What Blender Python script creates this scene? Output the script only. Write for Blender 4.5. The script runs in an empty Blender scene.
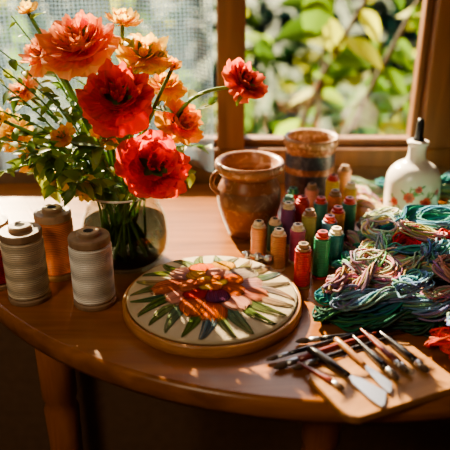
import bpy, math, random
from mathutils import Vector, Quaternion, Matrix, noise
random.seed(7)
T=0.75
sc=bpy.context.scene
R=random.uniform
# ---------------------------------------------------------------- materials
def newmat(name):
    m=bpy.data.materials.new(name); m.use_nodes=True
    nt=m.node_tree; b=nt.nodes['Principled BSDF']; return m,nt,b
def L(nt,a,b): nt.links.new(a,b)
def plain(name,col,rough=.5,metal=0,coat=0,bump=0,bscale=200,var=.0):
    m,nt,b=newmat(name)
    b.inputs['Base Color'].default_value=(*col,1); b.inputs['Roughness'].default_value=rough
    b.inputs['Metallic'].default_value=metal; b.inputs['Coat Weight'].default_value=coat
    tc=nt.nodes.new('ShaderNodeTexCoord')
    n=nt.nodes.new('ShaderNodeTexNoise'); n.inputs['Scale'].default_value=bscale; L(nt,tc.outputs['Object'],n.inputs['Vector'])
    if var:
        r=nt.nodes.new('ShaderNodeValToRGB'); L(nt,n.outputs['Fac'],r.inputs['Fac'])
        r.color_ramp.elements[0].position=.3; r.color_ramp.elements[1].position=.7
        r.color_ramp.elements[0].color=(*[c*(1-var) for c in col],1); r.color_ramp.elements[1].color=(*[min(1,c*(1+var)) for c in col],1)
        L(nt,r.outputs['Color'],b.inputs['Base Color'])
    if bump:
        bp=nt.nodes.new('ShaderNodeBump'); bp.inputs['Strength'].default_value=bump; bp.inputs['Distance'].default_value=.001
        L(nt,n.outputs['Fac'],bp.inputs['Height']); L(nt,bp.outputs['Normal'],b.inputs['Normal'])
    return m
def wood(name,c1,c2,rough=.3,scale=(6,60,60),coat=0.0):
    m,nt,b=newmat(name)
    tc=nt.nodes.new('ShaderNodeTexCoord'); mp=nt.nodes.new('ShaderNodeMapping'); mp.inputs['Scale'].default_value=scale
    L(nt,tc.outputs['Object'],mp.inputs['Vector'])
    n=nt.nodes.new('ShaderNodeTexNoise'); n.inputs['Scale'].default_value=1; n.inputs['Detail'].default_value=6; n.inputs['Distortion'].default_value=.6
    L(nt,mp.outputs['Vector'],n.inputs['Vector'])
    r=nt.nodes.new('ShaderNodeValToRGB'); r.color_ramp.elements[0].position=.32; r.color_ramp.elements[1].position=.7
    r.color_ramp.elements[0].color=(*c1,1); r.color_ramp.elements[1].color=(*c2,1)
    L(nt,n.outputs['Fac'],r.inputs['Fac']); L(nt,r.outputs['Color'],b.inputs['Base Color'])
    bp=nt.nodes.new('ShaderNodeBump'); bp.inputs['Strength'].default_value=.15; bp.inputs['Distance'].default_value=.001
    L(nt,n.outputs['Fac'],bp.inputs['Height']); L(nt,bp.outputs['Normal'],b.inputs['Normal'])
    b.inputs['Roughness'].default_value=rough; b.inputs['Coat Weight'].default_value=coat
    return m
def vcol(name,rough=.6,transl=0.0,spec=.5,bump=0,bscale=900):
    m,nt,b=newmat(name)
    a=nt.nodes.new('ShaderNodeAttribute'); a.attribute_name='Col'
    L(nt,a.outputs['Color'],b.inputs['Base Color']); b.inputs['Roughness'].default_value=rough
    b.inputs['Specular IOR Level'].default_value=spec
    if bump:
        tc=nt.nodes.new('ShaderNodeTexCoord'); n=nt.nodes.new('ShaderNodeTexNoise'); n.inputs['Scale'].default_value=bscale
        L(nt,tc.outputs['Object'],n.inputs['Vector'])
        bp=nt.nodes.new('ShaderNodeBump'); bp.inputs['Strength'].default_value=bump; bp.inputs['Distance'].default_value=.001
        L(nt,n.outputs['Fac'],bp.inputs['Height']); L(nt,bp.outputs['Normal'],b.inputs['Normal'])
    if transl:
        t=nt.nodes.new('ShaderNodeBsdfTranslucent'); L(nt,a.outputs['Color'],t.inputs['Color'])
        mx=nt.nodes.new('ShaderNodeMixShader'); mx.inputs[0].default_value=transl
        L(nt,b.outputs[0],mx.inputs[1]); L(nt,t.outputs[0],mx.inputs[2]); L(nt,mx.outputs[0],nt.nodes['Material Output'].inputs[0])
    return m
def thread(name,col):
    m,nt,b=newmat(name)
    tc=nt.nodes.new('ShaderNodeTexCoord')
    w=nt.nodes.new('ShaderNodeTexWave'); w.bands_direction='Z'; w.inputs['Scale'].default_value=140; w.inputs['Distortion'].default_value=.6
    w.inputs['Detail'].default_value=2
    L(nt,tc.outputs['Object'],w.inputs['Vector'])
    r=nt.nodes.new('ShaderNodeValToRGB'); r.color_ramp.elements[0].color=(*[c*.55 for c in col],1); r.color_ramp.elements[1].color=(*col,1)
    r.color_ramp.elements[1].position=.5
    L(nt,w.outputs['Fac'],r.inputs['Fac']); L(nt,r.outputs['Color'],b.inputs['Base Color'])
    bp=nt.nodes.new('ShaderNodeBump'); bp.inputs['Strength'].default_value=.5; bp.inputs['Distance'].default_value=.0006
    L(nt,w.outputs['Fac'],bp.inputs['Height']); L(nt,bp.outputs['Normal'],b.inputs['Normal'])
    b.inputs['Roughness'].default_value=.34
    return m
M_table=wood('table_wood',(.22,.074,.015),(.40,.148,.036),.30,(5,55,55),.06)
M_table.node_tree.nodes['Principled BSDF'].inputs['Specular IOR Level'].default_value=.36
M_hoop=wood('hoop_wood',(.42,.18,.055),(.62,.31,.115),.35,(30,30,200))
M_frame=wood('frame_wood',(.15,.065,.026),(.27,.12,.048),.5,(40,40,5))
M_board=wood('board_wood',(.30,.135,.045),(.46,.22,.08),.45,(12,90,90))
M_spoolwood=wood('spool_wood',(.24,.15,.09),(.42,.28,.18),.55,(60,60,20))
M_disc=plain('spool_disc',(.55,.42,.28),.6,var=.2,bscale=120)
M_dark=plain('dark_hole',(.015,.01,.008),.9)
M_petal=vcol('petal',.6,.68,.15)
M_leaf=vcol('leaf',.45,.5)
M_gleaf=vcol('garden_leaf',.6,.6,.2)
M_stem=plain('stem',(.16,.30,.06),.5,var=.3,bscale=60)
M_yarn=vcol('yarn',.85,0,.15,.5,1200)
M_emb=vcol('embroidery',.9,0,.05,.25,1800)
M_metal=plain('steel',(.55,.55,.57),.36,1)
M_brass=plain('aged_steel',(.60,.58,.54),.3,1)
M_paint=vcol('glaze_paint',.3)
# ---------------------------------------------------------------- mesh builder
class MB:
    def __init__(s): s.v=[];s.f=[];s.c=[]
    def add(s,vs,fs,cs=None):
        o=len(s.v); s.v+= [tuple(p) for p in vs]; s.f+=[tuple(i+o for i in f) for f in fs]
        s.c+= (cs if cs else [(1,1,1)]*len(vs))
    def mesh(s,name,smooth=True):
        me=bpy.data.meshes.new(name); me.from_pydata(s.v,[],s.f)
        a=me.color_attributes.new('Col','FLOAT_COLOR','POINT')
        flat=[]
        for c in s.c: flat+= [c[0],c[1],c[2],1]
        a.data.foreach_set('color',flat)
        if smooth: me.polygons.foreach_set('use_smooth',[True]*len(me.polygons))
        me.update(); return me
def tube(mb,pts,rad,sides=6,col=(1,1,1),cap=True,closed=False):
    pts=[Vector(p) for p in pts]; n=len(pts)
    if not hasattr(rad,'__len__'): rad=[rad]*n
    vs=[];fs=[]
    up=None
    for i,p in enumerate(pts):
        a=pts[(i-1)%n] if (closed or i>0) else p; b=pts[(i+1)%n] if (closed or i<n-1) else p
        t=(b-a); t=t.normalized() if t.length>1e-9 else Vector((0,0,1))
        if up is None: up=t.orthogonal().normalized()
        up=(up-t*up.dot(t)); up=up.normalized() if up.length>1e-6 else t.orthogonal().normalized()
        w=t.cross(up)
        for k in range(sides):
            an=2*math.pi*k/sides; vs.append(p+(up*math.cos(an)+w*math.sin(an))*rad[i])
    m=n if closed else n-1
    for i in range(m):
        j=(i+1)%n
        for k in range(sides):
            k2=(k+1)%sides; fs.append((i*sides+k,i*sides+k2,j*sides+k2,j*sides+k))
    if cap and not closed:
        fs.append(tuple(reversed(range(sides)))); fs.append(tuple((n-1)*sides+k for k in range(sides)))
    mb.add(vs,fs,[col]*len(vs))
def lathe(mb,prof,seg=48,col=(1,1,1),closed=False,off=(0,0,0)):
    vs=[];fs=[];n=len(prof)
    for r,z in prof:
        for k in range(seg):
            a=2*math.pi*k/seg; vs.append((off[0]+r*math.cos(a),off[1]+r*math.sin(a),off[2]+z))
    for i in range(n if closed else n-1):
        j=(i+1)%n
        for k in range(seg):
            k2=(k+1)%seg; fs.append((i*seg+k,i*seg+k2,j*seg+k2,j*seg+k))
    mb.add(vs,fs,[col]*len(vs))
def box(mb,a,b,col=(1,1,1)):
    x0,y0,z0=a;x1,y1,z1=b
    vs=[(x0,y0,z0),(x1,y0,z0),(x1,y1,z0),(x0,y1,z0),(x0,y0,z1),(x1,y0,z1),(x1,y1,z1),(x0,y1,z1)]
    mb.add(vs,[(0,3,2,1),(4,5,6,7),(0,1,5,4),(1,2,6,5),(2,3,7,6),(3,0,4,7)],[col]*8)
def spline(P,n,closed=False):
    P=[Vector(p) for p in P]; out=[]
    m=len(P) if closed else len(P)-1
    def g(i):
        if closed: return P[i%len(P)]
        if i<0: return P[0]*2-P[1]
        if i>=len(P): return P[-1]*2-P[-2]
        return P[i]
    for q in range(n):
        s=q/(n if closed else n-1)*m; i=min(int(s),m-1); t=s-i
        a,b,c,d=g(i-1),g(i),g(i+1),g(i+2)
        out.append(.5*((2*b)+(c-a)*t+(2*a-5*b+4*c-d)*t*t+(3*b-a-3*c+d)*t**3))
    return out
def lerp(a,b,t): return a+(b-a)*t
def mixc(a,b,t): return tuple(lerp(a[i],b[i],t) for i in range(3))
def jit(c,j=.12):
    k=1+R(-j,j); return tuple(max(0,min(1,x*k)) for x in c)
# ---------------------------------------------------------------- object helpers
def link(o): sc.collection.objects.link(o); return o
def thing(name,label,cat,loc=(0,0,0),group=None,rotz=0,me=None,mat=None,kind=None):
    o=bpy.data.objects.new(name,me); link(o); o.location=loc; o.rotation_euler[2]=rotz
    if me is None: o.empty_display_size=.02
    if mat: me.materials.append(mat)
    o['label']=label; o['category']=cat
    if group: o['group']=group
    if kind: o['kind']=kind
    return o
def part(name,mb,parent,mat,label=None,smooth=True,loc=(0,0,0)):
    me=mb.mesh(name,smooth) if isinstance(mb,MB) else mb
    if mat and not me.materials: me.materials.append(mat)
    o=bpy.data.objects.new(name,me); link(o); o.parent=parent; o.location=loc
    if label:o['label']=label
    return o
def struct(name,mb,mat,smooth=False):
    me=mb.mesh(name,smooth); me.materials.append(mat); o=bpy.data.objects.new(name,me); link(o); o['kind']='structure'; return o
# ---------------------------------------------------------------- room
M_wall=plain('wall_plaster',(.20,.115,.065),.85,bump=.2,bscale=60,var=.1)
M_floor=wood('floor_wood',(.025,.011,.005),(.05,.022,.010),.5,(3,30,30))
YW=1.0
mb=MB(); box(mb,(-1.7,-1.3,-.1),(1.7,1.12,0)); struct('floor',mb,M_floor)
mb=MB(); box(mb,(-1.7,-1.3,2.4),(1.7,1.12,2.5)); struct('ceiling',mb,M_wall)
mb=MB(); box(mb,(-1.8,-1.3,0),(-1.7,1.12,2.4)); struct('wall_left',mb,M_wall)
mb=MB(); box(mb,(1.7,-1.3,0),(1.8,1.12,2.4)); struct('wall_right',mb,M_wall)
mb=MB(); box(mb,(-1.7,-1.4,0),(1.7,-1.3,2.4)); struct('wall_front',mb,M_wall)
wx0,wx1,wz0,wz1=-1.05,.385,T+.022,1.85
mb=MB(); box(mb,(-1.7,YW,0),(1.7,YW+.12,wz0)); box(mb,(-1.7,YW,wz1),(1.7,YW+.12,2.4))
box(mb,(-1.7,YW,wz0),(wx0,YW+.12,wz1)); box(mb,(wx1,YW,wz0),(1.7,YW+.12,wz1)); struct('wall_back',mb,M_wall)
mb=MB(); f0,f1=YW-.006,YW+.05
box(mb,(wx0,f0,wz0),(wx1,f1,wz0+.034)); box(mb,(wx0,f0,wz1-.06),(wx1,f1,wz1))
box(mb,(wx0,f0,wz0+.034),(wx0+.06,f1,wz1-.06)); box(mb,(wx1-.06,f0,wz0+.034),(wx1,f1,wz1-.06))
box(mb,(-.013,f0-.004,wz0+.034),(.032,f1,wz1-.06))
box(mb,(.032,f0+.02,wz0+.034),(.325,f1-.01,wz0+.046)); box(mb,(.313,f0+.02,wz0+.046),(.325,f1-.01,wz1-.06))
box(mb,(wx0+.06,f0+.02,wz0+.034),(-.013,f1-.01,wz0+.046))
win=struct('window_1',mb,M_frame)
bv=win.modifiers.new('b','BEVEL'); bv.width=.003; bv.segments=2
m,nt,b=newmat('window_glass')
tr=nt.nodes.new('ShaderNodeBsdfTransparent'); gl=nt.nodes.new('ShaderNodeBsdfGlossy'); gl.inputs['Roughness'].default_value=.02
mx=nt.nodes.new('ShaderNodeMixShader'); mx.inputs[0].default_value=.04
L(nt,tr.outputs[0],mx.inputs[1]);L(nt,gl.outputs[0],mx.inputs[2]);L(nt,mx.outputs[0],nt.nodes['Material Output'].inputs[0])
for a,b_ in((wx0+.06,-.013),(.032,.325)):
    mb=MB(); box(mb,(a,YW+.025,wz0+.034),(b_,YW+.028,wz1-.06)); part('pane',mb,win,m,smooth=False)
# curtain
m,nt,b=newmat('sheer_linen')
tc=nt.nodes.new('ShaderNodeTexCoord')
w1=nt.nodes.new('ShaderNodeTexWave'); w1.bands_direction='X'; w1.inputs['Scale'].default_value=54; w1.inputs['Distortion'].default_value=1.5; w1.inputs['Detail'].default_value=2
w2=nt.nodes.new('ShaderNodeTexWave'); w2.bands_direction='Z'; w2.inputs['Scale'].default_value=54; w2.inputs['Distortion'].default_value=1.5; w2.inputs['Detail'].default_value=2
for w in(w1,w2): L(nt,tc.outputs['Object'],w.inputs['Vector'])
mm=nt.nodes.new('ShaderNodeMath'); mm.operation='MAXIMUM'; L(nt,w1.outputs['Fac'],mm.inputs[0]); L(nt,w2.outputs['Fac'],mm.inputs[1])
mr=nt.nodes.new('ShaderNodeMapRange'); mr.inputs['From Min'].default_value=.35; mr.inputs['To Min'].default_value=.04; mr.inputs['To Max'].default_value=.72; L(nt,mm.outputs[0],mr.inputs['Value'])
tr=nt.nodes.new('ShaderNodeBsdfTransparent'); tl=nt.nodes.new('ShaderNodeBsdfTranslucent'); df=nt.nodes.new('ShaderNodeBsdfDiffuse')
tl.inputs['Color'].default_value=(.10,.15,.19,1); df.inputs['Color'].default_value=(.4,.47,.52,1)
ad=nt.nodes.new('ShaderNodeMixShader'); ad.inputs[0].default_value=.6; L(nt,df.outputs[0],ad.inputs[1]);L(nt,tl.outputs[0],ad.inputs[2])
mx=nt.nodes.new('ShaderNodeMixShader'); L(nt,mr.outputs[0],mx.inputs[0]); L(nt,tr.outputs[0],mx.inputs[1]);L(nt,ad.outputs[0],mx.inputs[2]);L(nt,mx.outputs[0],nt.nodes['Material Output'].inputs[0])
mb=MB(); vs=[];fs=[];nx,nz=300,14
for j in range(nz+1):
    for i in range(nx+1):
        s=i/nx; x=lerp(-1.0,-.018,s); z=lerp(T+.03,1.78,j/nz)
        y=.966+.013*math.sin(x*58+.6*math.sin(z*5)+1.2*math.sin(x*17))+.002*math.sin(x*150+z*3)
        vs.append((x,y,z))
for j in range(nz):
    for i in range(nx):
        a=j*(nx+1)+i; fs.append((a,a+1,a+nx+2,a+nx+1))
mb.add(vs,fs)
thing('curtain','sheer pale blue-white linen curtain hanging at the window','curtain',me=mb.mesh('curtain'),mat=m)
mb=MB(); tube(mb,[(-1.06,.968,1.79),(.42,.968,1.79)],.008,12)
thing('curtain_rod','thin wooden rod carrying the sheer curtain','curtain rod',me=mb.mesh('curtain_rod'),mat=M_frame)
# ---------------------------------------------------------------- garden
mb=MB(); box(mb,(-14,1.12,-.05),(14,18,0)); g=struct('ground',mb,plain('lawn',(.04,.065,.018),.9,var=.8,bscale=1.6))
def leaf(mb,base,d,up,Ln,W,c1,c2,bend=.2,fold=.25,nu=6):
    d=Vector(d).normalized(); up=Vector(up); s=d.cross(up)
    s=s.normalized() if s.length>1e-5 else d.orthogonal().normalized(); n=s.cross(d).normalized()
    vs=[];fs=[];cs=[]
    for i in range(nu+1):
        u=i/nu; w=W*math.sin(math.pi*min(1,(u**.8)*.97+.03))*.5
        for k in(-1,-.5,0,.5,1):
            p=Vector(base)+d*Ln*u*(1-.15*u*abs(bend))-n*Ln*bend*u*u+s*w*k+n*abs(k)*w*fold
            vs.append(p); cs.append(mixc(c1,c2,.35*abs(k)+.3*(k==0)))
    for i in range(nu):
        for k in range(4):
            a=i*5+k; fs.append((a,a+1,a+6,a+5))
    mb.add(vs,fs,cs)
rh=random.Random(3)
def hedge(name,x0,x1,y0,y1,z0,z1,n,size,pal,label,tx=0):
    mb=MB()
    for _ in range(n):
        x=rh.uniform(x0,x1);y=rh.uniform(y0,y1);z=rh.uniform(z0,z1)
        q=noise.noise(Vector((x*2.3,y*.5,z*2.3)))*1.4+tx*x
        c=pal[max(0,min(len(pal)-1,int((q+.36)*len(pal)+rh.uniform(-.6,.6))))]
        d=Vector((rh.uniform(-1,1),rh.uniform(-1,1),rh.uniform(-1,.6)));s=size*rh.uniform(.6,1.3)
        leaf(mb,(x,y,z),d,(rh.uniform(-1,1),rh.uniform(-1,1),1),s,s*.6,jit(c),jit(c),.2,.2,3)
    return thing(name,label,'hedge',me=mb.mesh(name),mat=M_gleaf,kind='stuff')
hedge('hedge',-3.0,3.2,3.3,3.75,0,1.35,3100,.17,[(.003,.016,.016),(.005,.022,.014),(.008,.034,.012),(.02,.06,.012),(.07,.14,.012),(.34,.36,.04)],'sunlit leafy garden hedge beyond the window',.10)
def shrub(name,base,tips,label,lsize,pal,seed,dens_=2,i0=12,tr=.007):
    rr=random.Random(seed)
    e=thing(name,label,'shrub',base)
    st=MB();lf=MB(); B=Vector(base)
    for tp in tips:
        tp=Vector(tp)-B; mid=tp*.55+Vector((rr.uniform(-.06,.06),rr.uniform(-.05,.05),.05))
        P=spline([(0,0,0),mid,tp],26); tube(st,P,[tr*(1-.6*i/25) for i in range(26)],6)
        for i in range(i0,26):
            for q in range(dens_ if i>17 else 1):
                if rr.random()<.85:
                    d=Vector((rr.uniform(-1,1),rr.uniform(-.7,.5),rr.uniform(-.9,.5)))
                    s=lsize*rr.uniform(.6,1.2); c=rr.choice(pal)
                    leaf(lf,P[i],d,(rr.uniform(-.5,.5),rr.uniform(-1,-.2),1),s,s*.55,jit(c),jit(mixc(c,(.7,.7,.2),.2)),rr.uniform(.1,.5),.2,6)
    part('branches',st,e,plain('bark',(.06,.045,.02),.8,var=.3,bscale=40)); part('leaves',lf,e,M_gleaf)
lime=[(.28,.46,.03),(.12,.25,.02),(.50,.54,.05),(.04,.12,.012)]
shrub('garden_shrub',(.10,1.7,0),[(.52,1.62,T+.34),(.40,1.6,T+.36),(.66,1.7,T+.30),(.42,1.7,T+.14),(.26,1.7,T+.34),(.60,1.6,T+.16)],'leafy lime-green shrub growing just outside the window',.13,lime,5,1,13,.012)
shrub('garden_shrub',(-.35,2.1,0),[(-.5,2.0,T+.1),(-.3,2.0,T+.25),(-.15,2.1,T+.05),(-.7,2.1,T+.2),(.12,2.1,T+.1)],'leafy green shrub outside behind the sheer curtain',.12,lime,9,2)
shrub('dapple_tree',(-2.3,2.5,0),[(-1.6,2.2,2.2),(-1.3,2.1,2.1),(-1.0,2.3,2.35),(-1.2,2.2,1.95),(-.85,2.2,2.2)],'unseen slender tree added to dapple the sunlight',.10,lime,15,1,14,.02)  # out-of-view foliage, added to break the incoming sun into dapples
# ---------------------------------------------------------------- table
cx,cy,RT=.12,.935,.51
back=.985
tab=thing('table','half-round polished honey-brown wooden table against the window wall','table',(cx,cy,0))
def dshape(r):
    a0=math.asin(min(1,(back-cy)/RT)); pts=[]
    n=96
    for i in range(n+1):
        a=math.pi-a0*1 + (math.pi+2*a0)*i/n
        x=r*math.cos(a); y=r*math.sin(a); y=min(y,back-cy-(RT-r)) ; pts.append((x,y))
    return pts
lay=[(RT-.012,-.027),(RT-.004,-.025),(RT,-.018),(RT,-.008),(RT-.002,-.003),(RT-.006,0)]
mb=MB(); vs=[];fs=[]; N=97
for r,z in lay:
    for x,y in dshape(r): vs.append((x,y,T+z))
for i in range(len(lay)-1):
    for k in range(N):
        k2=(k+1)%N; fs.append((i*N+k,i*N+k2,(i+1)*N+k2,(i+1)*N+k))
fs.append(tuple(reversed(range(N)))); fs.append(tuple((len(lay)-1)*N+k for k in range(N)))
mb.add(vs,fs); 
o=part('tabletop',mb,tab,M_table,smooth=False)
for p in o.data.polygons: p.use_smooth = len(p.vertices)==4
lp=[(.0,0),(.013,0),(.014,.02),(.019,.5),(.021,.60),(.017,.61),(.021,.62),(.021,T-.028),(0,T-.028)]
M_leg=wood('leg_wood',(.26,.08,.022),(.42,.15,.045),.35,(50,50,6))
for lx,ly in((-.20,.600),(.105,.525),(.45,.66),(-.3,.93)):
    mb=MB(); lathe(mb,lp,24); part('leg',mb,tab,M_leg,loc=(lx-cx,ly-cy,0))
# ---------------------------------------------------------------- hoop
hoop=thing('embroidery_hoop','round wooden embroidery hoop with stitched flower on cream linen','embroidery hoop',(-.014,.588,T))
mb=MB(); lathe(mb,[(.0925,0),(.0965,0),(.098,.0015),(.098,.0115),(.0965,.013),(.0925,.013)],96,closed=True); part('outer_ring',mb,hoop,M_hoop)
mb=MB(); lathe(mb,[(.087,0),(.0915,0),(.0918,.003),(.0918,.0135),(.090,.0145),(.087,.0145)],96,closed=True); part('inner_ring',mb,hoop,M_hoop)
FR=.0925
def fz(r): 
    q=min(1,r/FR); return .0155+.010*(1-q**2.6)
mb=MB(); prof=[(FR*i/24,fz(FR*i/24)) for i in range(25)]; prof[0]=(.0001,prof[0][1]); prof.append((.0930,.0140)); lathe(mb,prof,96)
m,nt,b=newmat('linen')
tc=nt.nodes.new('ShaderNodeTexCoord')
w1=nt.nodes.new('ShaderNodeTexWave'); w1.bands_direction='X'; w1.inputs['Scale'].default_value=260; w1.inputs['Distortion'].default_value=1
w2=nt.nodes.new('ShaderNodeTexWave'); w2.bands_direction='Y'; w2.inputs['Scale'].default_value=260; w2.inputs['Distortion'].default_value=1
for w in(w1,w2): L(nt,tc.outputs['Object'],w.inputs['Vector'])
ad=nt.nodes.new('ShaderNodeMath'); L(nt,w1.outputs['Fac'],ad.inputs[0]);L(nt,w2.outputs['Fac'],ad.inputs[1])
bp=nt.nodes.new('ShaderNodeBump'); bp.inputs['Strength'].default_value=.5; bp.inputs['Distance'].default_value=.0005; L(nt,ad.outputs[0],bp.inputs['Height']); L(nt,bp.outputs['Normal'],b.inputs['Normal'])
b.inputs['Base Color'].default_value=(.58,.47,.32,1); b.inputs['Roughness'].default_value=.9; b.inputs['Specular IOR Level'].default_value=.1
part('linen',mb,hoop,m)
# each petal / leaf is a fan of separate raised satin threads
def stitch(mb,cx_,cy_,ang,Ln,W,c1,c2,lay,asym=0,nu=12,nv=10,shape=.75,vein=0,rnd=.62,edge=.2):
    d=Vector((math.cos(ang),math.sin(ang))); s=Vector((-d.y,d.x))
    for q in range(nv):
        v0=-1+2*q/nv; v1=v0+2/nv; vc=(v0+v1)/2
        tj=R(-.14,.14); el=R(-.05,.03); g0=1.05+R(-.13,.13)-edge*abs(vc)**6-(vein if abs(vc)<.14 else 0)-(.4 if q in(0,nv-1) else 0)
        vs=[];fs=[];cs=[]
        for i in range(nu+1):
            u=i/nu; w=W*.5*(math.sin(math.pi*(u**shape))**rnd if 0<u<1 else .06)
            for t_,hh in((0,0),(.5,1),(1,0)):
                v=lerp(v0,v1,t_); uu=u*(1+el)
                p=Vector((cx_,cy_))+d*Ln*uu+s*(w*v+asym*Ln*u*u); r=p.length
                if r>FR-.003: p=p.normalized()*(FR-.003); r=FR-.003
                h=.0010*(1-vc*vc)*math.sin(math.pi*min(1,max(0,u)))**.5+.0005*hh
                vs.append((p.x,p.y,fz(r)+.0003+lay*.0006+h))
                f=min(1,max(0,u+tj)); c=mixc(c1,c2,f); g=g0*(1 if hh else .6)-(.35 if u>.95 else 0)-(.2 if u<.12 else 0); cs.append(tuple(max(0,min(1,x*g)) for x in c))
        for i in range(nu):
            for k in range(2): a=i*3+k; fs.append((a,a+3,a+4,a+1))
        mb.add(vs,fs,cs)
D=math.radians
lf=MB()
G1=(.07,.13,.03);G2=(.19,.26,.06);G3=(.05,.13,.11);G4=(.29,.31,.12);PE=(.56,.30,.17);BR=(.28,.19,.12);CRM=(.52,.42,.28);BG=(.18,.23,.27)
for an,r0,ln,w,c1,c2 in [(182,.040,.044,.018,G1,G4),(197,.052,.034,.013,G3,G2),(210,.040,.046,.018,G1,G2),(225,.052,.034,.014,G4,G2),(238,.042,.044,.017,G3,G4),(253,.050,.036,.014,G1,G2),(267,.040,.046,.018,G3,BG),(282,.050,.036,.014,G1,G4),(297,.042,.046,.018,G3,G4),(312,.050,.036,.014,G2,G1),
  (326,.044,.044,.017,G1,G4),(341,.050,.040,.015,PE,CRM),(355,.046,.042,.016,BG,PE),(10,.050,.038,.014,CRM,BR),(25,.046,.040,.016,G2,BG),(40,.050,.036,.014,G1,PE),(166,.048,.040,.015,PE,G4),(150,.044,.044,.017,G4,G1),(134,.052,.034,.013,G1,G2),(119,.046,.040,.015,G4,G1),(103,.052,.034,.013,G1,G4),(87,.048,.036,.014,BG,G2),(71,.052,.034,.013,G1,CRM),(56,.048,.036,.014,G2,PE)]:
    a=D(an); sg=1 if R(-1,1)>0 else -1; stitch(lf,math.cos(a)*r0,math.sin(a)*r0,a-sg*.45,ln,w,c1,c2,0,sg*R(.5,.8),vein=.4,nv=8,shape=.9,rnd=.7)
part('embroidered_leaves',lf,hoop,M_emb,'olive and teal satin-stitched leaves')
fl=MB()
OR=(.68,.15,.012);RD=(.46,.022,.012);SA=(.70,.22,.10);PU=(.13,.04,.11);BL=(.12,.12,.27);GO=(.74,.38,.04);PK=(.72,.34,.24);MR=(.21,.016,.020)
outer=[(12,BL,PK),(45,PU,CRM),(78,MR,GO),(110,RD,OR),(143,PU,PK),(176,MR,SA),(208,RD,PK),(241,MR,OR),(274,RD,OR),(306,MR,PK),(339,PU,SA)]
for k,(an,c1,c2) in enumerate(outer):
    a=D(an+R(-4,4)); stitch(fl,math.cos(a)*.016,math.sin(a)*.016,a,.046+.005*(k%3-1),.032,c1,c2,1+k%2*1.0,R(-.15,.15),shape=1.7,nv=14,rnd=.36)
for k in range(7):
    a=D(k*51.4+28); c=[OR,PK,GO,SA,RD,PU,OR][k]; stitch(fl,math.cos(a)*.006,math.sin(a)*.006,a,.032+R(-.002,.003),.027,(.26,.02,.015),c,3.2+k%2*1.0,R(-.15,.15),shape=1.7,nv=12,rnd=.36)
for k in range(6):
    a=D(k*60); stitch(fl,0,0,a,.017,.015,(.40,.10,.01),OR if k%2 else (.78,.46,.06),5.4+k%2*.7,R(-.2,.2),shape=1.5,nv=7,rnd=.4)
part('embroidered_flower',fl,hoop,M_emb,'orange, red and plum satin-stitched flower')
mb=MB(); ca=D(62)
C=Vector((math.cos(ca),math.sin(ca),0)); S_=Vector((-C.y,C.x,0)); base=C*.1025+Vector((0,0,.012))
for s in(-1,1):
    p=base+S_*.007*s; tube(mb,[p-Vector((0,0,.011)),p+Vector((0,0,.009))],.0040,12)
tube(mb,[base+S_*.014+Vector((0,0,.005)),base-S_*.024+Vector((0,0,.005))],.0022,10)
tube(mb,[base-S_*.018+Vector((0,0,.005)),base-S_*.026+Vector((0,0,.005))],.0056,16)
part('screw_clamp',mb,hoop,M_brass,'small metal tightening screw')
# ---------------------------------------------------------------- large spools
def big_spool(x,y,r,h,col,label):
    e=thing('thread_spool',label,'thread spool',(x,y,T),group='large thread spools')
    mb=MB(); lathe(mb,[(.0001,0),(r*1.02,0),(r*1.05,.002),(r*1.05,.005),(r*.98,.0065),(r*.8,.0065),(r*.8,h-.0085),(r*.98,h-.0085),(r*1.0,h-.007),(r*1.0,h-.002),(r*.96,h),(r*.58,h),(r*.55,h+.0005),(r*.55,h+.004),(r*.50,h+.005),(r*.22,h+.005),(r*.2,h-.004),(.0001,h-.004)],64)
    part('core',mb,e,M_spoolwood,'worn brown wooden spool core',smooth=False)
    mb=MB(); lathe(mb,[(r*.48,h+.0051),(r*.47,h+.0056),(r*.25,h+.0056),(r*.24,h+.0051)],48); part('end_disc',mb,e,M_disc,'lighter wooden disc around the hole',smooth=False)
    mb=MB(); lathe(mb,[(r*.245,h+.0052),(.0001,h+.0053)],20); part('hole',mb,e,M_dark)
    mb=MB(); prof=[(r*.81,.0066)]; n=26
    for i in range(n*3+1):
        u=i/(n*3); z=lerp(.0075,h-.0095,u); prof.append((r*(.985)+.0008*math.cos(2*math.pi*i/3)+(-.0015 if i in(0,n*3) else 0),z))
    prof.append((r*.81,h-.0088)); lathe(mb,prof,48)
    part('thread',mb,e,thread('thread',col))
big_spool(-.2215,.608,.0225,.084,(.74,.62,.46),'tall spool of cream-beige thread')
big_spool(-.2015,.664,.0215,.082,(.68,.22,.075),'tall spool of copper-orange thread behind the beige one')
big_spool(-.1455,.598,.0225,.082,(.97,.93,.86),'tall spool of off-white thread beside the hoop')
big_spool(-.268,.640,.0215,.080,(.45,.03,.03),'tall spool of dark red thread')
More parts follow.
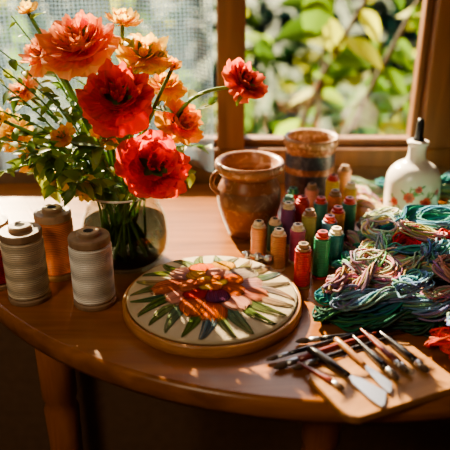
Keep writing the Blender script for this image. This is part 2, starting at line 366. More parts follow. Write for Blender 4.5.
# ---------------------------------------------------------------- vase
VX,VY=-.124,.698
e=thing('vase','round clear glass vase with water holding the flowers','vase',(VX,VY,T))
m,nt,b=newmat('clear_glass')
tr=nt.nodes.new('ShaderNodeBsdfTransparent'); tr.inputs['Color'].default_value=(.93,.95,.92,1)
gl=nt.nodes.new('ShaderNodeBsdfGlossy'); gl.inputs['Roughness'].default_value=.02; lw=nt.nodes.new('ShaderNodeLayerWeight'); lw.inputs['Blend'].default_value=.5
pw=nt.nodes.new('ShaderNodeMath'); pw.operation='POWER'; pw.inputs[1].default_value=3.0; L(nt,lw.outputs['Facing'],pw.inputs[0])
mr=nt.nodes.new('ShaderNodeMapRange'); mr.inputs['To Min'].default_value=.03; mr.inputs['To Max'].default_value=.6; L(nt,pw.outputs[0],mr.inputs['Value'])
mx=nt.nodes.new('ShaderNodeMixShader'); L(nt,mr.outputs[0],mx.inputs[0]); L(nt,tr.outputs[0],mx.inputs[1]);L(nt,gl.outputs[0],mx.inputs[2]);L(nt,mx.outputs[0],nt.nodes['Material Output'].inputs[0])
M_glass=m
vp=[(.0001,0),(.032,0),(.043,.004),(.052,.018),(.0545,.036),(.0525,.056),(.046,.072),(.042,.083),(.045,.096)]
vi=[(.043,.0965),(.040,.084),(.044,.072),(.0505,.056),(.0525,.036),(.050,.019),(.041,.007),(.0001,.005)]
def dens(p,n=6):
    q=spline([(a,0,b_) for a,b_ in p],len(p)*n); return [(max(.0001,v.x),v.z) for v in q]
mb=MB(); lathe(mb,dens(vp)+dens(vi),64); part('glass_body',mb,e,M_glass)
mb=MB(); tube(mb,[(.044*math.cos(2*math.pi*k/48),.044*math.sin(2*math.pi*k/48),.0968) for k in range(48)],.0014,8,closed=True)
part('rim',mb,e,plain('glass_rim',(.75,.78,.75),.1,coat=1),'bright rounded glass rim')
mb=MB(); wp=[(.0001,.0056),(.040,.0076),(.0490,.019),(.0515,.036),(.0495,.056),(.0001,.0565)]; lathe(mb,wp,48)
m,nt,b=newmat('water'); tr=nt.nodes.new('ShaderNodeBsdfTransparent'); tr.inputs['Color'].default_value=(.72,.68,.50,1)
L(nt,tr.outputs[0],nt.nodes['Material Output'].inputs[0])
part('water',mb,e,m)
# ---------------------------------------------------------------- flowers
def petals(mb,cen,axis,Rd,c_in,c_out,layers=6,seed=0,openness=1.0):
    rr=random.Random(seed); q=Vector((0,0,1)).rotation_difference(Vector(axis).normalized())
    for li in range(layers):
        f=li/max(1,layers-1); cnt=3+li; tilt=math.radians(lerp(-20,84*openness,f**.72)); Ln=Rd*lerp(.62,1.12,f)
        for k in range(cnt):
            az=2*math.pi*(k+rr.uniform(-.25,.25))/cnt+li*.9; hs=math.radians(lerp(72,50,f)); tl=tilt+rr.uniform(-.28,.26)
            ph=rr.uniform(0,6);fr=rr.uniform(2.4,4.4);am=Rd*rr.uniform(.07,.16); nu,nv=9,18; Lk=Ln*rr.uniform(.86,1.09)
            vs=[];fs=[];cs=[]; sh=rr.uniform(.8,1.12); notch=rr.uniform(0,.08); nc=rr.uniform(-.4,.4)
            for j in range(nv+1):
                v=-1+2*j/nv; umax=1-.09*v*v-.26*v**6-notch*math.exp(-((v-nc)*4)**2)+.022*math.sin(v*15+ph)
                r=.02*Rd; z=0
                for i in range(nu+1):
                    u=i/nu*umax
                    if i>0:
                        phi=lerp(math.radians(105),tl,min(1,(u*1.1))**.7)+.35*math.sin(ph*3)*u*u; st=Lk*umax/nu
                        r+=st*math.sin(phi)*(.95 if li else .7); z+=st*math.cos(phi)
                    a=az+v*hs*(1-.10*u)
                    ru=am*u*u*(math.sin(fr*v*1.6+ph)+.32*math.sin(fr*v*5+ph*2)); rr_=max(.001,r+ru*.6)
                    p=q@Vector((rr_*math.cos(a),rr_*math.sin(a),z-Rd*.28+ru+.0015*v)); vs.append(Vector(cen)+p)
                    c=mixc(c_in,c_out,min(1,.25*f+.8*u)); g=sh*(1+.08*math.sin(v*24+ph)); cs.append(tuple(min(1,x*g) for x in c))
            n=nu+1
            for j in range(nv):
                for i in range(nu): a=j*n+i; fs.append((a,a+n,a+n+1,a+1))
            mb.add(vs,fs,cs)
gdk=[(.08,.17,.03),(.13,.26,.045),(.24,.36,.06),(.36,.42,.08)]
fi=[0]
def flower(label,pos,axis,d,c1,c2,nleaf=3,layers=6,openness=1.0,bend=(0,0,0)):
    name='garden_flower'
    fi[0]+=1; rr=random.Random(fi[0]*13)
    an=fi[0]*2.4; br_=.018+.014*((fi[0]*7)%3)/2; bx,by=br_*math.cos(an),br_*math.sin(an)
    B=Vector((VX+bx,VY+by,T+.014)); e=thing(name,label,'flower',B,group='flowers in the glass vase')
    cen=Vector((pos[0],pos[1],T+pos[2]))-B; ax=Vector(axis).normalized()
    m=MB(); petals(m,cen,ax,d*.53,c1,c2,layers,fi[0],openness); part('petals',m,e,M_petal)
    m=MB(); endp=cen-ax*d*.16
    neck=Vector((-bx*1.0+ (endp.x)*.08,-by+endp.y*.05,.078)); neck.x=max(-.03-bx,min(.03-bx,neck.x)); neck.y=max(-.03-by,min(.03-by,neck.y))
    mid=(neck+endp)*.5+Vector(bend)+Vector((0,0,.012))
    P=spline([(0,0,0),neck,mid,endp-ax*d*.12,endp],30); tube(m,P,[.0022]*29+[.003],7); part('stem',m,e,M_stem)
    m=MB()
    for k in range(5):
        a=k*1.256; o_=ax.orthogonal().normalized(); o_.rotate(Quaternion(ax,a)); leaf(m,endp,o_*.9+ax*.35,ax,d*.3,d*.14,rr.choice(gdk),gdk[1],-.3)
    for k in range(nleaf):
        i=rr.randint(13,24); dd=Vector((rr.uniform(-1,1),rr.uniform(-1,.6),rr.uniform(-.3,.6))); c=rr.choice(gdk); s=rr.uniform(.025,.038)
        leaf(m,P[i],dd,(rr.uniform(-.4,.4),rr.uniform(-.6,0),1),s,s*.5,jit(c),jit(mixc(c,(.5,.5,.1),.3)),rr.uniform(.1,.5))
    part('leaves',m,e,M_leaf)
RED1,RED2=(.88,.03,.012),(1.0,.11,.045)
SAL1,SAL2=(.98,.16,.035),(1.0,.36,.16)
YEL1,YEL2=(.98,.42,.03),(1.0,.66,.14)
flower('large bright red ruffled bloom facing forward',(-.114,.655,.222),(.05,-.6,.7),.076,RED1,RED2,4)
flower('large red ruffled bloom drooping low over the vase',(-.076,.625,.152),(.25,-.75,.55),.070,RED1,(1.0,.10,.05),3)
flower('large salmon-orange ruffled bloom at the top',(-.168,.72,.272),(-.1,-.55,.8),.080,SAL1,SAL2,4)
flower('yellow-orange bloom behind the red ones',(-.092,.72,.257),(.15,-.5,.8),.060,YEL1,YEL2,2,5)
flower('small yellow bud on a tall stem',(-.1165,.735,.290),(.1,-.3,.95),.040,YEL1,YEL2,1,4,.6)
flower('orange bloom leaning outward',(-.049,.72,.176),(.5,-.5,.5),.056,(.98,.20,.02),(1,.42,.08),3,5)
flower('dusky coral bloom on a long arching stem',(.027,.74,.221),(.45,-.45,.6),.054,(.50,.035,.03),(.85,.20,.12),2,5,1,(0,0,.03))
flower('small pale yellow bloom low at the side',(-.262,.745,.155),(-.3,-.5,.7),.046,YEL1,YEL2,2,4)
flower('salmon bloom half hidden behind the largest',(-.218,.745,.255),(-.5,-.4,.7),.060,SAL1,(1,.45,.2),3,5)
flower('small golden bloom behind the red one',(-.070,.75,.215),(.2,-.4,.8),.046,YEL1,(1,.5,.1),2,4)
flower('tiny yellow filler bloom among the leaves',(-.235,.70,.135),(-.3,-.6,.6),.030,YEL1,YEL2,2,3)
flower('tiny orange filler bloom among the leaves',(-.180,.66,.175),(-.2,-.6,.6),.028,YEL1,(1,.45,.1),2,3)
flower('tiny golden filler bloom beside the vase neck',(-.195,.68,.115),(-.3,-.7,.4),.026,YEL1,YEL2,2,3)
flower('small peach bloom above the yellow one',(-.245,.74,.210),(-.4,-.4,.7),.040,SAL1,(1,.6,.3),2,4)
flower('tiny yellow filler bloom at the outer edge',(-.262,.70,.185),(-.4,-.5,.6),.030,YEL1,YEL2,1,3)
flower('small orange bloom between the red ones',(-.135,.69,.170),(-.2,-.7,.5),.036,(.98,.25,.02),(1,.5,.1),1,4)
flower('tiny yellow bud on a thin stem beside the salmon bloom',(-.225,.74,.300),(-.2,-.3,.9),.026,YEL1,YEL2,1,3,.5)
flower('tiny orange bud on a thin stem above the red bloom',(-.060,.72,.240),(.2,-.4,.8),.024,YEL1,(1,.45,.1),1,3,.5)
flower('small yellow bloom hanging over the vase shoulder',(-.160,.655,.115),(-.3,-.8,.2),.028,YEL1,YEL2,1,4)
def sprig(pos,label,nl=12,seed=1,ls=.032,col=gdk):
    rr=random.Random(seed); sa=rr.uniform(0,6.28); sr_=rr.uniform(.01,.034); B=Vector((VX+sr_*math.cos(sa),VY+sr_*math.sin(sa),T+.013)); e=thing('leafy_sprig',label,'foliage',B,group='green sprigs in the glass vase')
    endp=Vector((pos[0],pos[1],T+pos[2]))-B; neck=Vector((max(-.026,min(.026,(pos[0]-VX)*.3))+(VX-B.x),(VY-B.y)+max(-.026,min(.026,(pos[1]-VY)*.5)),.082))
    mid=(neck+endp)*.5+Vector((rr.uniform(-.01,.01),rr.uniform(-.01,.01),.02)); P=spline([(0,0,0),neck,mid,endp],30)
    m=MB(); tube(m,P,[.0019*(1-.6*i/29) for i in range(30)],6); part('stem',m,e,M_stem)
    m=MB()
    for k in range(nl):
        i=int(lerp(11,29,(k+.5)/nl)); c=rr.choice(col); s=ls*rr.uniform(.6,1.25); dd=Vector((rr.uniform(-1,1),rr.uniform(-1,.5),rr.uniform(-.5,.8)))
        leaf(m,P[i],dd,(rr.uniform(-.5,.5),rr.uniform(-.8,0),1),s,s*.52,jit(c),jit(mixc(c,(.5,.5,.1),.3)),rr.uniform(.1,.6))
    part('leaves',m,e,M_leaf)
for k,(p,nl,ls) in enumerate([((-.20,.66,.135),24,.024),((-.235,.70,.165),24,.024),((-.165,.63,.12),20,.022),((-.26,.72,.22),20,.021),((-.20,.75,.21),16,.027),((-.14,.68,.165),14,.027),((-.25,.76,.29),12,.018),
   ((-.04,.72,.11),14,.026),((-.06,.78,.15),14,.026),((-.27,.69,.12),24,.021),((-.10,.63,.105),10,.022),((-.01,.76,.19),8,.020),((-.16,.74,.28),9,.020),((-.22,.64,.16),20,.019),((-.08,.73,.265),7,.020),
   ((-.215,.69,.10),24,.023),((-.25,.74,.10),20,.023),((-.02,.80,.12),14,.027),((-.245,.66,.135),20,.019),((-.185,.70,.155),18,.024),((-.27,.67,.17),18,.017),((-.26,.70,.25),14,.016),((-.215,.70,.22),16,.020),((-.28,.74,.27),14,.017),((-.185,.65,.10),18,.020),((-.05,.67,.12),12,.020),((-.29,.72,.15),18,.018),((-.28,.70,.20),16,.016)]):
    sprig(p,'green leafy sprig among the flowers' if nl>9 else 'thin green sprig with few small leaves',nl,40+k,ls)
# ---------------------------------------------------------------- pots
def potmat(name,cols,bandz,scale=90,k=1.35,thr=.52):
    m,nt,b=newmat(name); tc=nt.nodes.new('ShaderNodeTexCoord'); sx=nt.nodes.new('ShaderNodeSeparateXYZ'); L(nt,tc.outputs['Object'],sx.inputs[0])
    n=nt.nodes.new('ShaderNodeTexNoise'); n.inputs['Scale'].default_value=45; n.inputs['Detail'].default_value=4; L(nt,tc.outputs['Object'],n.inputs['Vector'])
    wz=nt.nodes.new('ShaderNodeMath'); wz.operation='MULTIPLY_ADD'; wz.inputs[1].default_value=.006; L(nt,n.outputs['Fac'],wz.inputs[0]); L(nt,sx.outputs['Z'],wz.inputs[2])
    mr=nt.nodes.new('ShaderNodeMapRange'); mr.inputs['From Min'].default_value=.003; mr.inputs['From Max'].default_value=bandz+.003; L(nt,wz.outputs[0],mr.inputs['Value'])
    r=nt.nodes.new('ShaderNodeValToRGB'); r.color_ramp.interpolation='CONSTANT'
    while len(r.color_ramp.elements)<len(cols): r.color_ramp.elements.new(.5)
    for i,(p,c) in enumerate(cols): r.color_ramp.elements[i].position=p; r.color_ramp.elements[i].color=(*c,1)
    L(nt,mr.outputs[0],r.inputs['Fac'])
    n3=nt.nodes.new('ShaderNodeTexNoise'); n3.inputs['Scale'].default_value=scale; n3.inputs['Detail'].default_value=3; n3.inputs['Distortion'].default_value=1.5; L(nt,tc.outputs['Object'],n3.inputs['Vector'])
    r2=nt.nodes.new('ShaderNodeValToRGB'); r2.color_ramp.elements[0].position=thr; r2.color_ramp.elements[1].position=thr+.07; r2.color_ramp.elements[0].color=(0,0,0,1); r2.color_ramp.elements[1].color=(1,1,1,1)
    L(nt,n3.outputs['Fac'],r2.inputs['Fac'])
    mx=nt.nodes.new('ShaderNodeMix'); mx.data_type='RGBA'; L(nt,r2.outputs[0],mx.inputs[0]); L(nt,r.outputs[0],mx.inputs[6])
    hs=nt.nodes.new('ShaderNodeHueSaturation'); hs.inputs['Value'].default_value=k; hs.inputs['Saturation'].default_value=.7; L(nt,r.outputs[0],hs.inputs['Color']); L(nt,hs.outputs[0],mx.inputs[7])
    m2=nt.nodes.new('ShaderNodeMix'); m2.data_type='RGBA'; m2.blend_type='MULTIPLY'; m2.inputs[0].default_value=.6; L(nt,mx.outputs[2],m2.inputs[6]); L(nt,n.outputs['Fac'],m2.inputs[7])
    L(nt,m2.outputs[2],b.inputs['Base Color']); b.inputs['Roughness'].default_value=.35
    return m
TC=(.38,.15,.065)
p1=potmat('terracotta_glaze',[(0,(.30,.11,.045)),(.12,(.42,.20,.11)),(.16,TC),(.42,(.27,.15,.11)),(.62,TC),(.82,(.52,.25,.13))],.11,75,1.45,.55)
p2=potmat('banded_glaze',[(0,(.26,.12,.06)),(.2,(.055,.06,.085)),(.5,(.36,.15,.07)),(.58,(.05,.065,.10)),(.76,(.42,.19,.09)),(.88,(.56,.32,.17))],.112,120,2.2,.54)
e=thing('ceramic_pot','rounded terracotta pot with flared rim and worn painted bands','pot',(.033,.786,T))
op=[(.0001,0),(.026,0),(.030,.004),(.038,.025),(.0435,.048),(.0425,.066),(.036,.080),(.035,.085),(.043,.090),(.0465,.095),(.0465,.102),(.0435,.105)]
ip=[(.039,.103),(.033,.088),(.033,.080),(.039,.066),(.040,.048),(.032,.02),(.026,.008),(.0001,.007)]
mb=MB(); lathe(mb,dens(op,4)+dens(ip,4),56); part('pot_body',mb,e,p1)
mb=MB(); P=spline([(-.034,-.010,.092),(-.044,-.013,.092),(-.050,-.015,.083),(-.049,-.015,.072),(-.040,-.012,.062)],20); tube(mb,P,.0032,10); part('handle',mb,e,p1)
e=thing('ceramic_pot','straight-sided pot with dark blue painted bands and tan rim','pot',(.128,.89,T))
op=[(.0001,0),(.029,0),(.033,.004),(.036,.03),(.037,.07),(.036,.088),(.039,.094),(.0405,.100),(.041,.106),(.0395,.109)]
ip=[(.036,.108),(.033,.098),(.032,.08),(.032,.03),(.029,.01),(.0001,.009)]
mb=MB(); lathe(mb,dens(op,4)+dens(ip,4),56); part('pot_body',mb,e,p2)
mb=MB(); lathe(mb,[(.0001,.088),(.02,.089),(.0315,.082)],32); part('soil',mb,e,plain('soil',(.10,.045,.02),.95,var=.6,bscale=150,bump=1))
# ---------------------------------------------------------------- small spools
M_cap=plain('spool_cap',(.70,.56,.38),.5,var=.15,bscale=300)
M_green=plain('green_cap',(.05,.24,.13),.4); M_redc=plain('red_cap',(.5,.05,.05),.4); M_brc=plain('brown_cap',(.30,.17,.09),.5)
def small_spool(x,y,h,col,label,r=.0098,cap=None):
    e=thing('thread_spool',label,'thread spool',(x,y,T),group='small thread spools by the pots')
    mb=MB(); lathe(mb,[(.0001,0),(r*.95,0),(r,.001),(r,.003),(r*.7,.0035),(r*.7,h-.0078),(r*.82,h-.0075),(r*.82,h-.005),(r*.62,h-.0045),(r*.62,h-.0006),(r*.56,h),(r*.3,h),(r*.28,h-.003),(.0001,h-.003)],32)
    part('core',mb,e,cap or M_cap,smooth=False)
    mb=MB(); lathe(mb,[(r*.33,h+.0001),(.0001,h+.0002)],16); part('hole',mb,e,M_dark)
    mb=MB(); prof=[(r*.71,.0036),(r*.95,.004)]; n=14
    for i in range(n*3+1): prof.append((r*.97+.0003*math.cos(2.0944*i),lerp(.0045,h-.0085,i/(n*3))))
    prof+=[(r*.9,h-.0080),(r*.71,h-.0079)]; lathe(mb,prof,32); part('thread',mb,e,thread('thread',col))
for a in [(.042,.700,.054,(.85,.35,.16),'small spool of peach thread'),
 (.065,.676,.054,(.56,.26,.11),'small spool of tan-brown thread'),
 (.0895,.632,.056,(.50,.03,.035),'small spool of dark crimson thread near the hoop'),
 (.1145,.656,.060,(.03,.28,.13),'small spool of bottle-green thread'),
 (.108,.727,.058,(.42,.38,.12),'small spool of olive thread'),
 (.083,.746,.060,(.26,.09,.26),'small spool of purple thread'),
 (.090,.695,.052,(.44,.09,.19),'small spool of plum-pink thread'),
 (.146,.737,.058,(.80,.32,.05),'small spool of amber thread'),
 (.068,.836,.048,(.03,.24,.14),'small spool of dark green thread'),
 (.122,.812,.062,(.80,.33,.26),'small spool of dusty pink thread'),
 (.150,.786,.062,(.85,.21,.03),'small spool of orange thread'),
 (.153,.825,.070,(.78,.52,.08),'small spool of gold thread'),
 (.180,.880,.066,(.85,.43,.21),'small spool of pale apricot thread'),
 (.179,.822,.060,(.74,.43,.06),'small spool of ochre thread'),
 (.095,.806,.058,(.60,.03,.05),'small spool of cranberry thread'),
 (.136,.684,.052,(.03,.18,.22),'small spool of dark teal thread'),
 (.064,.722,.048,(.03,.18,.11),'small spool of forest-green thread behind the peach one'),
 (.128,.765,.060,(.06,.25,.24),'small spool of sea-green thread'),
 (.064,.795,.054,(.75,.09,.09),'small spool of coral-red thread beside the terracotta pot'),
 (.104,.768,.060,(.65,.05,.05),'small spool of scarlet thread'),
 (.166,.764,.060,(.04,.20,.14),'small spool of pine-green thread'),
 (.086,.774,.058,(.76,.42,.28),'small spool of salmon thread'),
 (.132,.712,.056,(.05,.14,.24),'small spool of dark blue thread')]:
    small_spool(*a,cap=random.choice([M_cap,M_cap,M_brc,M_green,M_redc]))
# ---------------------------------------------------------------- white bottle
e=thing('bottle','white ceramic bottle with painted flowers and black stopper','bottle',(.271,.838,T))
bp_=[(.0001,0),(.031,0),(.035,.004),(.0378,.02),(.0385,.05),(.037,.066),(.029,.079),(.0165,.087),(.0125,.095),(.0125,.108),(.0145,.112),(.0145,.116),(.008,.117)]
mb=MB(); bpd=dens(bp_,5); lathe(mb,bpd,56); part('body',mb,e,plain('white_glaze',(.74,.67,.60),.25,coat=.3,var=.05,bscale=30))
mb=MB(); lathe(mb,[(.0001,.114),(.0078,.114),(.0078,.119),(.0055,.121),(.005,.142),(.0035,.147),(.0001,.148)],24); part('stopper',mb,e,plain('black_plastic',(.02,.02,.022),.35),'black stopper')
def br(z):
    for i in range(len(bpd)-1):
        if bpd[i][1]<=z<=bpd[i+1][1]: return lerp(bpd[i][0],bpd[i+1][0],(z-bpd[i][1])/max(1e-6,bpd[i+1][1]-bpd[i][1]))
    return .03
mb=MB()
def blob(th,z,ang,st,ln,w,col,lift=.0004):
    vs=[];n=10
    for i in range(n+1):
        a=2*math.pi*i/n; du=st+(ln*.5*(1+math.cos(a))) if i<n else st+ln*.5; dv=w*.5*math.sin(a) if i<n else 0
        x=du*math.cos(ang)-dv*math.sin(ang); zz=z+du*math.sin(ang)+dv*math.cos(ang); r=br(zz)+lift; t=th+x/r
        vs.append((r*math.cos(t),r*math.sin(t),zz))
    mb.add(vs,[(i,(i+1)%n,n) for i in range(n)],[col]*(n+1))
rb=random.Random(4)
for th,z,sz in((-1.95,.044,1.4),(-1.35,.036,1.6),(-1.65,.057,.9),(-.85,.05,.9),(-.4,.040,1.2),(-2.5,.034,1.1),(.6,.04,1),(1.9,.04,1),(2.9,.045,1)):
    for k in range(5): blob(th,z,rb.uniform(0,6.28),.003*sz,.009*sz,.003,(.12,.22,.09) if k%2 else (.24,.32,.18),.0003)
    for k in range(7): blob(th,z,k*.9+rb.uniform(-.2,.2),.0015*sz,.0045*sz,.004*sz,jit((.66,.09,.07),.2),.0005)
    for k in range(4): blob(th,z,k*1.57,0,.003*sz,.0028*sz,jit((.42,.03,.03),.2),.0007)
part('painted_flowers',mb,e,M_paint,'small painted pink-red flowers and green leaves')
# ---------------------------------------------------------------- yarn skeins
UP=Vector((0,0,1))
def yarn_thing(mb,org,label): return thing('yarn_skein',label,'yarn skein',org,group='yarn skeins piled on the table',me=mb.mesh('yarn_skein'),mat=M_yarn)
def skein(P,col,label,z=.013,tw=1.0,sep=.009,jr=.0072,ns=22,rs=.00125,seed=0,n=96,droop=False):
    rr=random.Random(seed); pts=[Vector((p[0],p[1],T+(p[2] if len(p)>2 else z))) for p in P]
    org=Vector((pts[0].x,pts[0].y,T)); e_pts=spline([p-org for p in pts],121)
    ln=(e_pts[-1]-e_pts[0]).length; wv=rr.uniform(.003,.006); wp_=rr.uniform(0,6.28)
    mb=MB()
    for s in range(ns):
        ro=jr*math.sqrt(rr.random()); to=rr.uniform(0,6.28); ox,oz=ro*math.cos(to),ro*math.sin(to); ph=rr.uniform(0,6.28); ph2=rr.uniform(0,6.28); c=tuple(min(1,x*rr.uniform(.55,1.4)) for x in col); ext=rr.uniform(-.05,.05)
        loose=rr.random()<.3; wa=.006 if loose else .0018
        pl=[]
        for i in range(n):
            al=2*math.pi*i/n; u=.5-.5*math.cos(al); u=u*(1+ext*2)-ext; uu=min(1,max(0,u))
            k=uu*120; i0=min(119,int(k)); p=e_pts[i0].lerp(e_pts[i0+1],k-i0); t=(e_pts[i0+1]-e_pts[i0]).normalized()
            p=p+t*(u-uu)*.14
            sd=t.cross(UP); sd=sd.normalized() if sd.length>1e-4 else Vector((1,0,0)); nn=sd.cross(t)
            lat=sep*max(-1,min(1,1.8*math.sin(al))); an=tw*2*math.pi*uu+seed
            X=(lat+ox+wa*math.sin(al*4+ph)); Z=oz+wa*.7*math.sin(al*5+ph2)
            p=p+sd*(X*math.cos(an)-Z*math.sin(an)+wv*math.sin(uu*ln*55+wp_))+nn*(X*math.sin(an)+Z*math.cos(an))*.7
            if not droop and p.z<.0014: p.z=.0014+abs(p.z)*.1
            pl.append(p)
        tube(mb,pl,rs,5,c,closed=True)
    return yarn_thing(mb,org,label)
def coil(x,y,rx,ry,col,label,z=.012,rot=0,ns=16,jr=.006,seed=0,rs=.00125,n=60):
    rr=random.Random(seed+100); mb=MB(); cr,sr=math.cos(rot),math.sin(rot)
    for s in range(ns):
        ro=jr*math.sqrt(rr.random()); to=rr.uniform(0,6.28); dx,dy,dz=ro*math.cos(to),rr.uniform(-.004,.004),ro*math.sin(to)*.8; ph=rr.uniform(0,6.28); k2=rr.uniform(.75,1.3)
        c=tuple(min(1,v*rr.uniform(.55,1.4)) for v in col); wa=rr.choice([.002,.003,.005]); pl=[]
        for i in range(n):
            a=2*math.pi*i/n; rX=rx*k2+wa*math.sin(3*a+ph); rY=ry*k2+wa*math.sin(2*a+ph)
            px,py=dx+rX*math.cos(a),dy+rY*math.sin(a); zz=max(.0016,z+dz+.003*math.sin(2*a+ph)+.005*math.sin(a+seed)-.10*max(0,k2-1.1)*.1)
            pl.append(Vector((px*cr-py*sr,px*sr+py*cr,zz)))
        tube(mb,pl,rs,5,c,closed=True)
    return yarn_thing(mb,Vector((x,y,T)),label)
CR=(.66,.54,.37);SG=(.27,.38,.27);TL=(.08,.28,.27);SL=(.16,.26,.33);NV=(.04,.09,.18);RE=(.46,.035,.04);MV=(.38,.23,.22);BM=(.38,.28,.20);DG=(.04,.14,.09);GR=(.37,.38,.30);DT=(.04,.19,.20);CO_=(.58,.08,.05)
SK=[([(.20,.945),(.24,.915),(.30,.925),(.37,.90)],SG,'loose skein of sage-green yarn behind the bottle',.013),
([(.205,.775),(.215,.82),(.215,.87),(.205,.915)],CR,'loose skein of cream yarn beside the spools',.013),
([(.195,.715),(.225,.745),(.27,.770),(.33,.785),(.38,.83)],TL,'loose skein of teal yarn in front of the bottle',.013),
([(.175,.715),(.215,.725),(.27,.735),(.33,.745),(.40,.74)],SL,'loose skein of slate-blue yarn',.030),
([(.335,.81),(.345,.86),(.38,.88)],TL,'short skein of teal yarn beside the bottle',.013),
([(.155,.632),(.18,.645),(.21,.665),(.25,.69),(.31,.70)],GR,'loose skein of grey-green yarn',.014),
([(.165,.665),(.19,.685),(.235,.70),(.29,.72)],SG,'loose skein of sage yarn in the pile',.031),
([(.205,.660),(.225,.650),(.25,.662),(.275,.658)],RE,'short skein of crimson yarn on top',.043),
([(.125,.600),(.175,.615),(.215,.605),(.26,.620),(.31,.635)],MV,'loose skein of dusty mauve yarn',.027),
([(.115,.583),(.18,.585),(.22,.575),(.27,.575),(.32,.60)],BM,'loose skein of brown-taupe yarn',.013),
([(.25,.645),(.285,.62),(.292,.57),(.275,.53)],NV,'loose skein of navy yarn',.033),
([(.103,.568),(.135,.565),(.185,.560),(.225,.545)],DT,'loose skein of dark petrol yarn near the hoop',.022),
([(.098,.548),(.13,.548),(.17,.543),(.215,.530)],DG,'loose skein of forest-green yarn by the brushes',.012),
([(.225,.545),(.25,.52),(.262,.495),(.255,.470)],DT,'loose skein of deep petrol yarn',.018),
([(.212,.512),(.222,.490),(.240,.476),(.27,.478)],CO_,'loose skein of coral-red yarn beside the board',.014),
([(.22,.735),(.27,.70),(.34,.68)],SG,'loose skein of pale sage yarn',.034),
([(.22,.63),(.27,.65),(.33,.66),(.38,.65)],TL,'loose skein of teal yarn in the pile',.015),
([(.29,.62),(.33,.62),(.38,.60)],SL,'loose skein of slate yarn in the pile',.015),
([(.30,.57),(.31,.53),(.33,.50)],TL,'loose skein of teal yarn near the table edge',.015),
([(.20,.590),(.235,.595),(.265,.570),(.285,.55)],GR,'short skein of pale grey yarn on top',.043),
([(.23,.752),(.29,.745),(.35,.765)],SG,'loose skein of sage yarn in front of the bottle',.028),
([(.24,.90),(.30,.89),(.35,.92)],DT,'loose skein of deep teal yarn behind the bottle',.032),
([(.19,.63),(.24,.62),(.30,.595)],TL,'loose skein of sea-green yarn across the pile',.045),
([(.16,.64),(.19,.62),(.23,.60)],CR,'short skein of cream yarn on the mauve one',.041),
([(.21,.555),(.24,.545),(.255,.52)],MV,'short skein of old-rose yarn',.036),
([(.11,.572),(.15,.583),(.19,.592)],MV,'short skein of rose-grey yarn near the hoop',.036),
([(.25,.545),(.275,.515),(.275,.485)],TL,'loose skein of teal yarn hanging forward',.034),
([(.228,.515),(.245,.490),(.262,.463)],SL,'loose skein of slate-blue yarn near the table edge',.034),
([(.28,.52),(.29,.49),(.285,.465)],SG,'loose skein of sage yarn at the table edge',.016),
([(.115,.556),(.16,.556),(.20,.545),(.245,.55)],SL,'long skein of dusty blue yarn lying over the green one',.029),
([(.145,.61),(.175,.635),(.20,.665),(.215,.71)],SG,'long skein of faded green yarn trailing up the pile',.043),
([(.20,.70),(.245,.73),(.30,.735),(.36,.71)],DT,'long skein of dark teal yarn across the pile',.046),
([(.225,.60),(.26,.64),(.31,.66),(.37,.64)],SL,'long skein of denim yarn trailing over the pile',.053),
([(.158,.70),(.175,.735),(.188,.775)],BM,'short skein of taupe yarn beside the small spools',.014),
([(.145,.655),(.165,.68),(.18,.71)],TL,'short skein of teal yarn touching the green spool',.014),
([(.12,.595),(.135,.618),(.155,.645)],GR,'short skein of grey-sage yarn beside the green spool',.020)]
for i,(P,c,lb,z) in enumerate(SK): skein(P,c,lb,z,seed=i+1,tw=R(.4,1.1),sep=R(.007,.011))
skein([(.245,.49,.014),(.262,.458,.018),(.272,.432,.010),(.280,.415,-.02),(.280,.408,-.08),(.285,.412,-.15)],TL,'teal yarn skein hanging over the table edge',seed=33,tw=.6,droop=True)
CO=[(.195,.695,.020,.014,CR,'looped coil of cream yarn',.046),(.265,.715,.026,.018,TL,'looped coil of teal yarn',.050),(.315,.70,.028,.018,SG,'looped coil of sage yarn',.050),(.235,.665,.022,.016,BM,'looped coil of tan yarn',.054),
(.29,.60,.024,.018,TL,'looped coil of sea-green yarn',.052),(.245,.575,.020,.014,MV,'looped coil of mauve yarn',.052),(.165,.605,.022,.012,MV,'looped coil of mauve-pink yarn',.044),(.275,.555,.022,.016,NV,'looped coil of navy yarn',.048),
(.205,.740,.018,.013,GR,'looped coil of pale grey-green yarn',.044),(.240,.500,.016,.011,CO_,'looped coil of bright coral yarn',.046),
(.195,.563,.020,.012,SL,'looped coil of grey-blue yarn',.044)]
for i,(x,y,a,b_,c,lb,z) in enumerate(CO): coil(x,y,a,b_,c,lb,z,rot=R(-1,1),seed=i)
# ---------------------------------------------------------------- board + tools
bd=MB(); Lb,Wb,H=.118,.076,.008; rc=.012
out=[]
for sx_,sy_,a0 in((1,1,0),(-1,1,90),(-1,-1,180),(1,-1,270)):
    for k in range(7):
        a=D(a0+15*k); out.append((sx_*(Lb/2-rc)+rc*math.cos(a),(sy_*(Wb/2-rc)+rc*math.sin(a))*(1.06 if sx_>0 else .92)))
n=len(out); vs=[]
for s,z in((.985,0),(1,.0015),(1,H-.0015),(.985,H)):
    vs+=[(x*s,y*s,z) for x,y in out]
fs=[tuple(reversed(range(n))),tuple(3*n+i for i in range(n))]
for l in range(3):
    for i in range(n): j=(i+1)%n; fs.append((l*n+i,l*n+j,(l+1)*n+j,(l+1)*n+i))
bd.add(vs,fs)
thing('wooden_board','small light-brown wooden board overhanging the table edge','board',(.141,.454,T+.0002),rotz=D(26),me=bd.mesh('wooden_board',False),mat=M_board)
M_black=plain('black_lacquer',(.02,.015,.015),.25,coat=.5); M_dred=plain('dark_red_lacquer',(.20,.03,.02),.3,coat=.5); M_white=plain('white_lacquer',(.65,.58,.5),.35); M_brl=plain('brown_lacquer',(.3,.13,.05),.35,coat=.3)
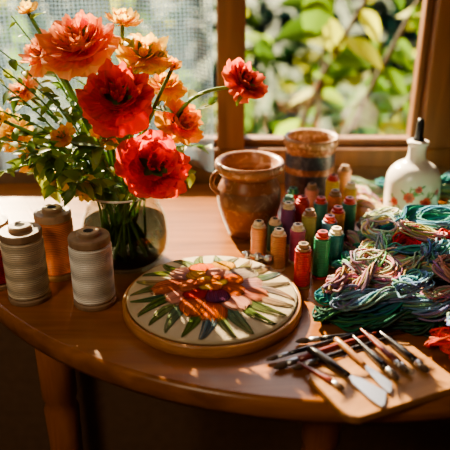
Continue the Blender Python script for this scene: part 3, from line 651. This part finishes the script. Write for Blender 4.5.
M_brist=plain('bristle',(.12,.07,.04),.8,var=.4,bscale=600); M_brist2=plain('pale_bristle',(.55,.42,.28),.8,var=.3,bscale=600)
def brush(p0,p1,mat,label,r=.0026,bristle=M_brist):
    p0=Vector((p0[0],p0[1],T+p0[2]));p1=Vector((p1[0],p1[1],T+p1[2])); e=thing('paintbrush',label,'paintbrush',p0,group='brushes and tools by the board'); d=p1-p0
    m=MB(); tube(m,[d*t for t in(0,.02,.2,.45,.66,.78)],[r*.4,r*.55,r*.7,r*1.05,r*1.1,r*.85],12); part('handle',m,e,mat)
    m=MB(); tube(m,[d*t for t in(.77,.78,.82,.88)],[r*.86,r*.92,r*.98,r*.9],12); part('ferrule',m,e,M_metal,'metal ferrule')
    m=MB(); tube(m,[d*t for t in(.875,.90,.94,.975,1)],[r*.85,r*1.05,r*.95,r*.6,r*.1],12); part('bristles',m,e,bristle)
def knife(p0,p1,mat,label,w=.012,r=.0035,name='palette_knife'):
    p0=Vector((p0[0],p0[1],T+p0[2]));p1=Vector((p1[0],p1[1],T+p1[2])); e=thing(name,label,'palette knife',p0,group='brushes and tools by the board'); d=p1-p0
    m=MB(); tube(m,[d*t for t in(0,.02,.15,.35,.50,.54)],[r*.5,r*.9,r*1.05,r*.9,r*.75,r*.6],14); part('handle',m,e,mat)
    m=MB()
    s=d.cross(Vector((0,0,1))).normalized(); th=Vector((0,0,.0005)); vs=[];fs=[]
    ws=[(.53,.28,.28),(.58,.30,.30),(.63,.6,.6),(.88,1,1),(.90,1,1),(1.0,-.5,1)]
    for t,q1,q2 in ws:
        for a,b_ in((-q1,-1),(q2,-1),(q2,1),(-q1,1)): vs.append(d*t+s*a*w*.5+th*b_)
    for i in range(len(ws)-1):
        for k in range(4): k2=(k+1)%4; fs.append((i*4+k,i*4+k2,i*4+4+k2,i*4+4+k))
    fs.append((3,2,1,0)); fs.append(tuple(len(ws)*4-4+k for k in range(4))); m.add(vs,fs); part('blade',m,e,M_metal,'flat steel blade',smooth=False)
brush((.178,.526,.010),(.070,.515,.0035),M_black,'slim black-handled paintbrush lying on the table',.003)
brush((.150,.516,.013),(.045,.472,.0035),M_dred,'dark red-handled paintbrush resting on the board edge',.0034)
brush((.165,.512,.0115),(.062,.470,.0045),M_black,'black-handled paintbrush beside the red one',.003)
brush((.140,.522,.011),(.038,.484,.0035),M_black,'thin black paintbrush lying on the table',.0022)
brush((.140,.518,.0130),(.168,.452,.0120),M_brl,'brown-handled brush on the board',.0032,M_brist2)
brush((.126,.512,.0125),(.154,.444,.0120),M_black,'short black brush on the board',.0032)
brush((.154,.518,.0130),(.184,.456,.0120),M_black,'stout black brush near the board corner',.0036)
brush((.134,.516,.0180),(.162,.448,.0175),M_dred,'dark red brush lying across the others',.0026)
knife((.080,.492,.0120),(.138,.416,.0105),M_black,'palette knife with black handle and broad steel blade',.018,.0044)
knife((.108,.508,.0120),(.146,.430,.0110),M_brl,'slim palette knife with brown handle',.011,.0034)
brush((.068,.478,.0060),(.104,.432,.0115),M_dred,'short dark red brush resting on the board edge',.0028)
# ---------------------------------------------------------------- light
s=bpy.data.lights.new('sun','SUN'); s.energy=46; s.angle=.012; s.color=(1,.82,.52); so=bpy.data.objects.new('sun',s); link(so)
so.rotation_euler=Vector((.38,-.76,-.54)).to_track_quat('-Z','Y').to_euler()
w=bpy.data.worlds.new('w'); sc.world=w; w.use_nodes=True; nt=w.node_tree; bg=nt.nodes['Background']
sk=nt.nodes.new('ShaderNodeTexSky'); sk.sky_type='NISHITA'; sk.sun_disc=False; sk.sun_elevation=D(35); sk.sun_rotation=D(0)
nt.links.new(sk.outputs[0],bg.inputs[0]); bg.inputs[1].default_value=.31
pl=bpy.data.lights.new('portal','AREA'); pl.shape='RECTANGLE'; pl.size=wx1-wx0; pl.size_y=wz1-wz0; pl.cycles.is_portal=True
po=bpy.data.objects.new('portal',pl); link(po); po.location=((wx0+wx1)/2,YW+.14,(wz0+wz1)/2); po.rotation_euler=(D(-90),0,0)
cl=bpy.data.lights.new('fill_light','AREA'); cl.size=.5; cl.energy=12; cl.color=(1,.80,.55); co=bpy.data.objects.new('fill_light',cl); link(co); co.location=(-.9,-.7,2.1)  # added warm fill from an unseen area light, lifts the shaded near sides
co.rotation_euler=Vector((.9,1.3,-1.3)).to_track_quat('-Z','Y').to_euler()
sc.view_settings.view_transform='AgX'; sc.view_settings.look='AgX - Medium High Contrast'; sc.view_settings.exposure=0.08
# ---------------------------------------------------------------- camera
cam=bpy.data.cameras.new('camera'); c=bpy.data.objects.new('camera',cam); link(c)
c.location=(0,0,T+.36); c.rotation_euler=(D(66),0,0); cam.lens=49.4; cam.sensor_width=36; cam.clip_start=.01
cam.dof.use_dof=True; cam.dof.focus_distance=.69; cam.dof.aperture_fstop=3.6
sc.camera=c
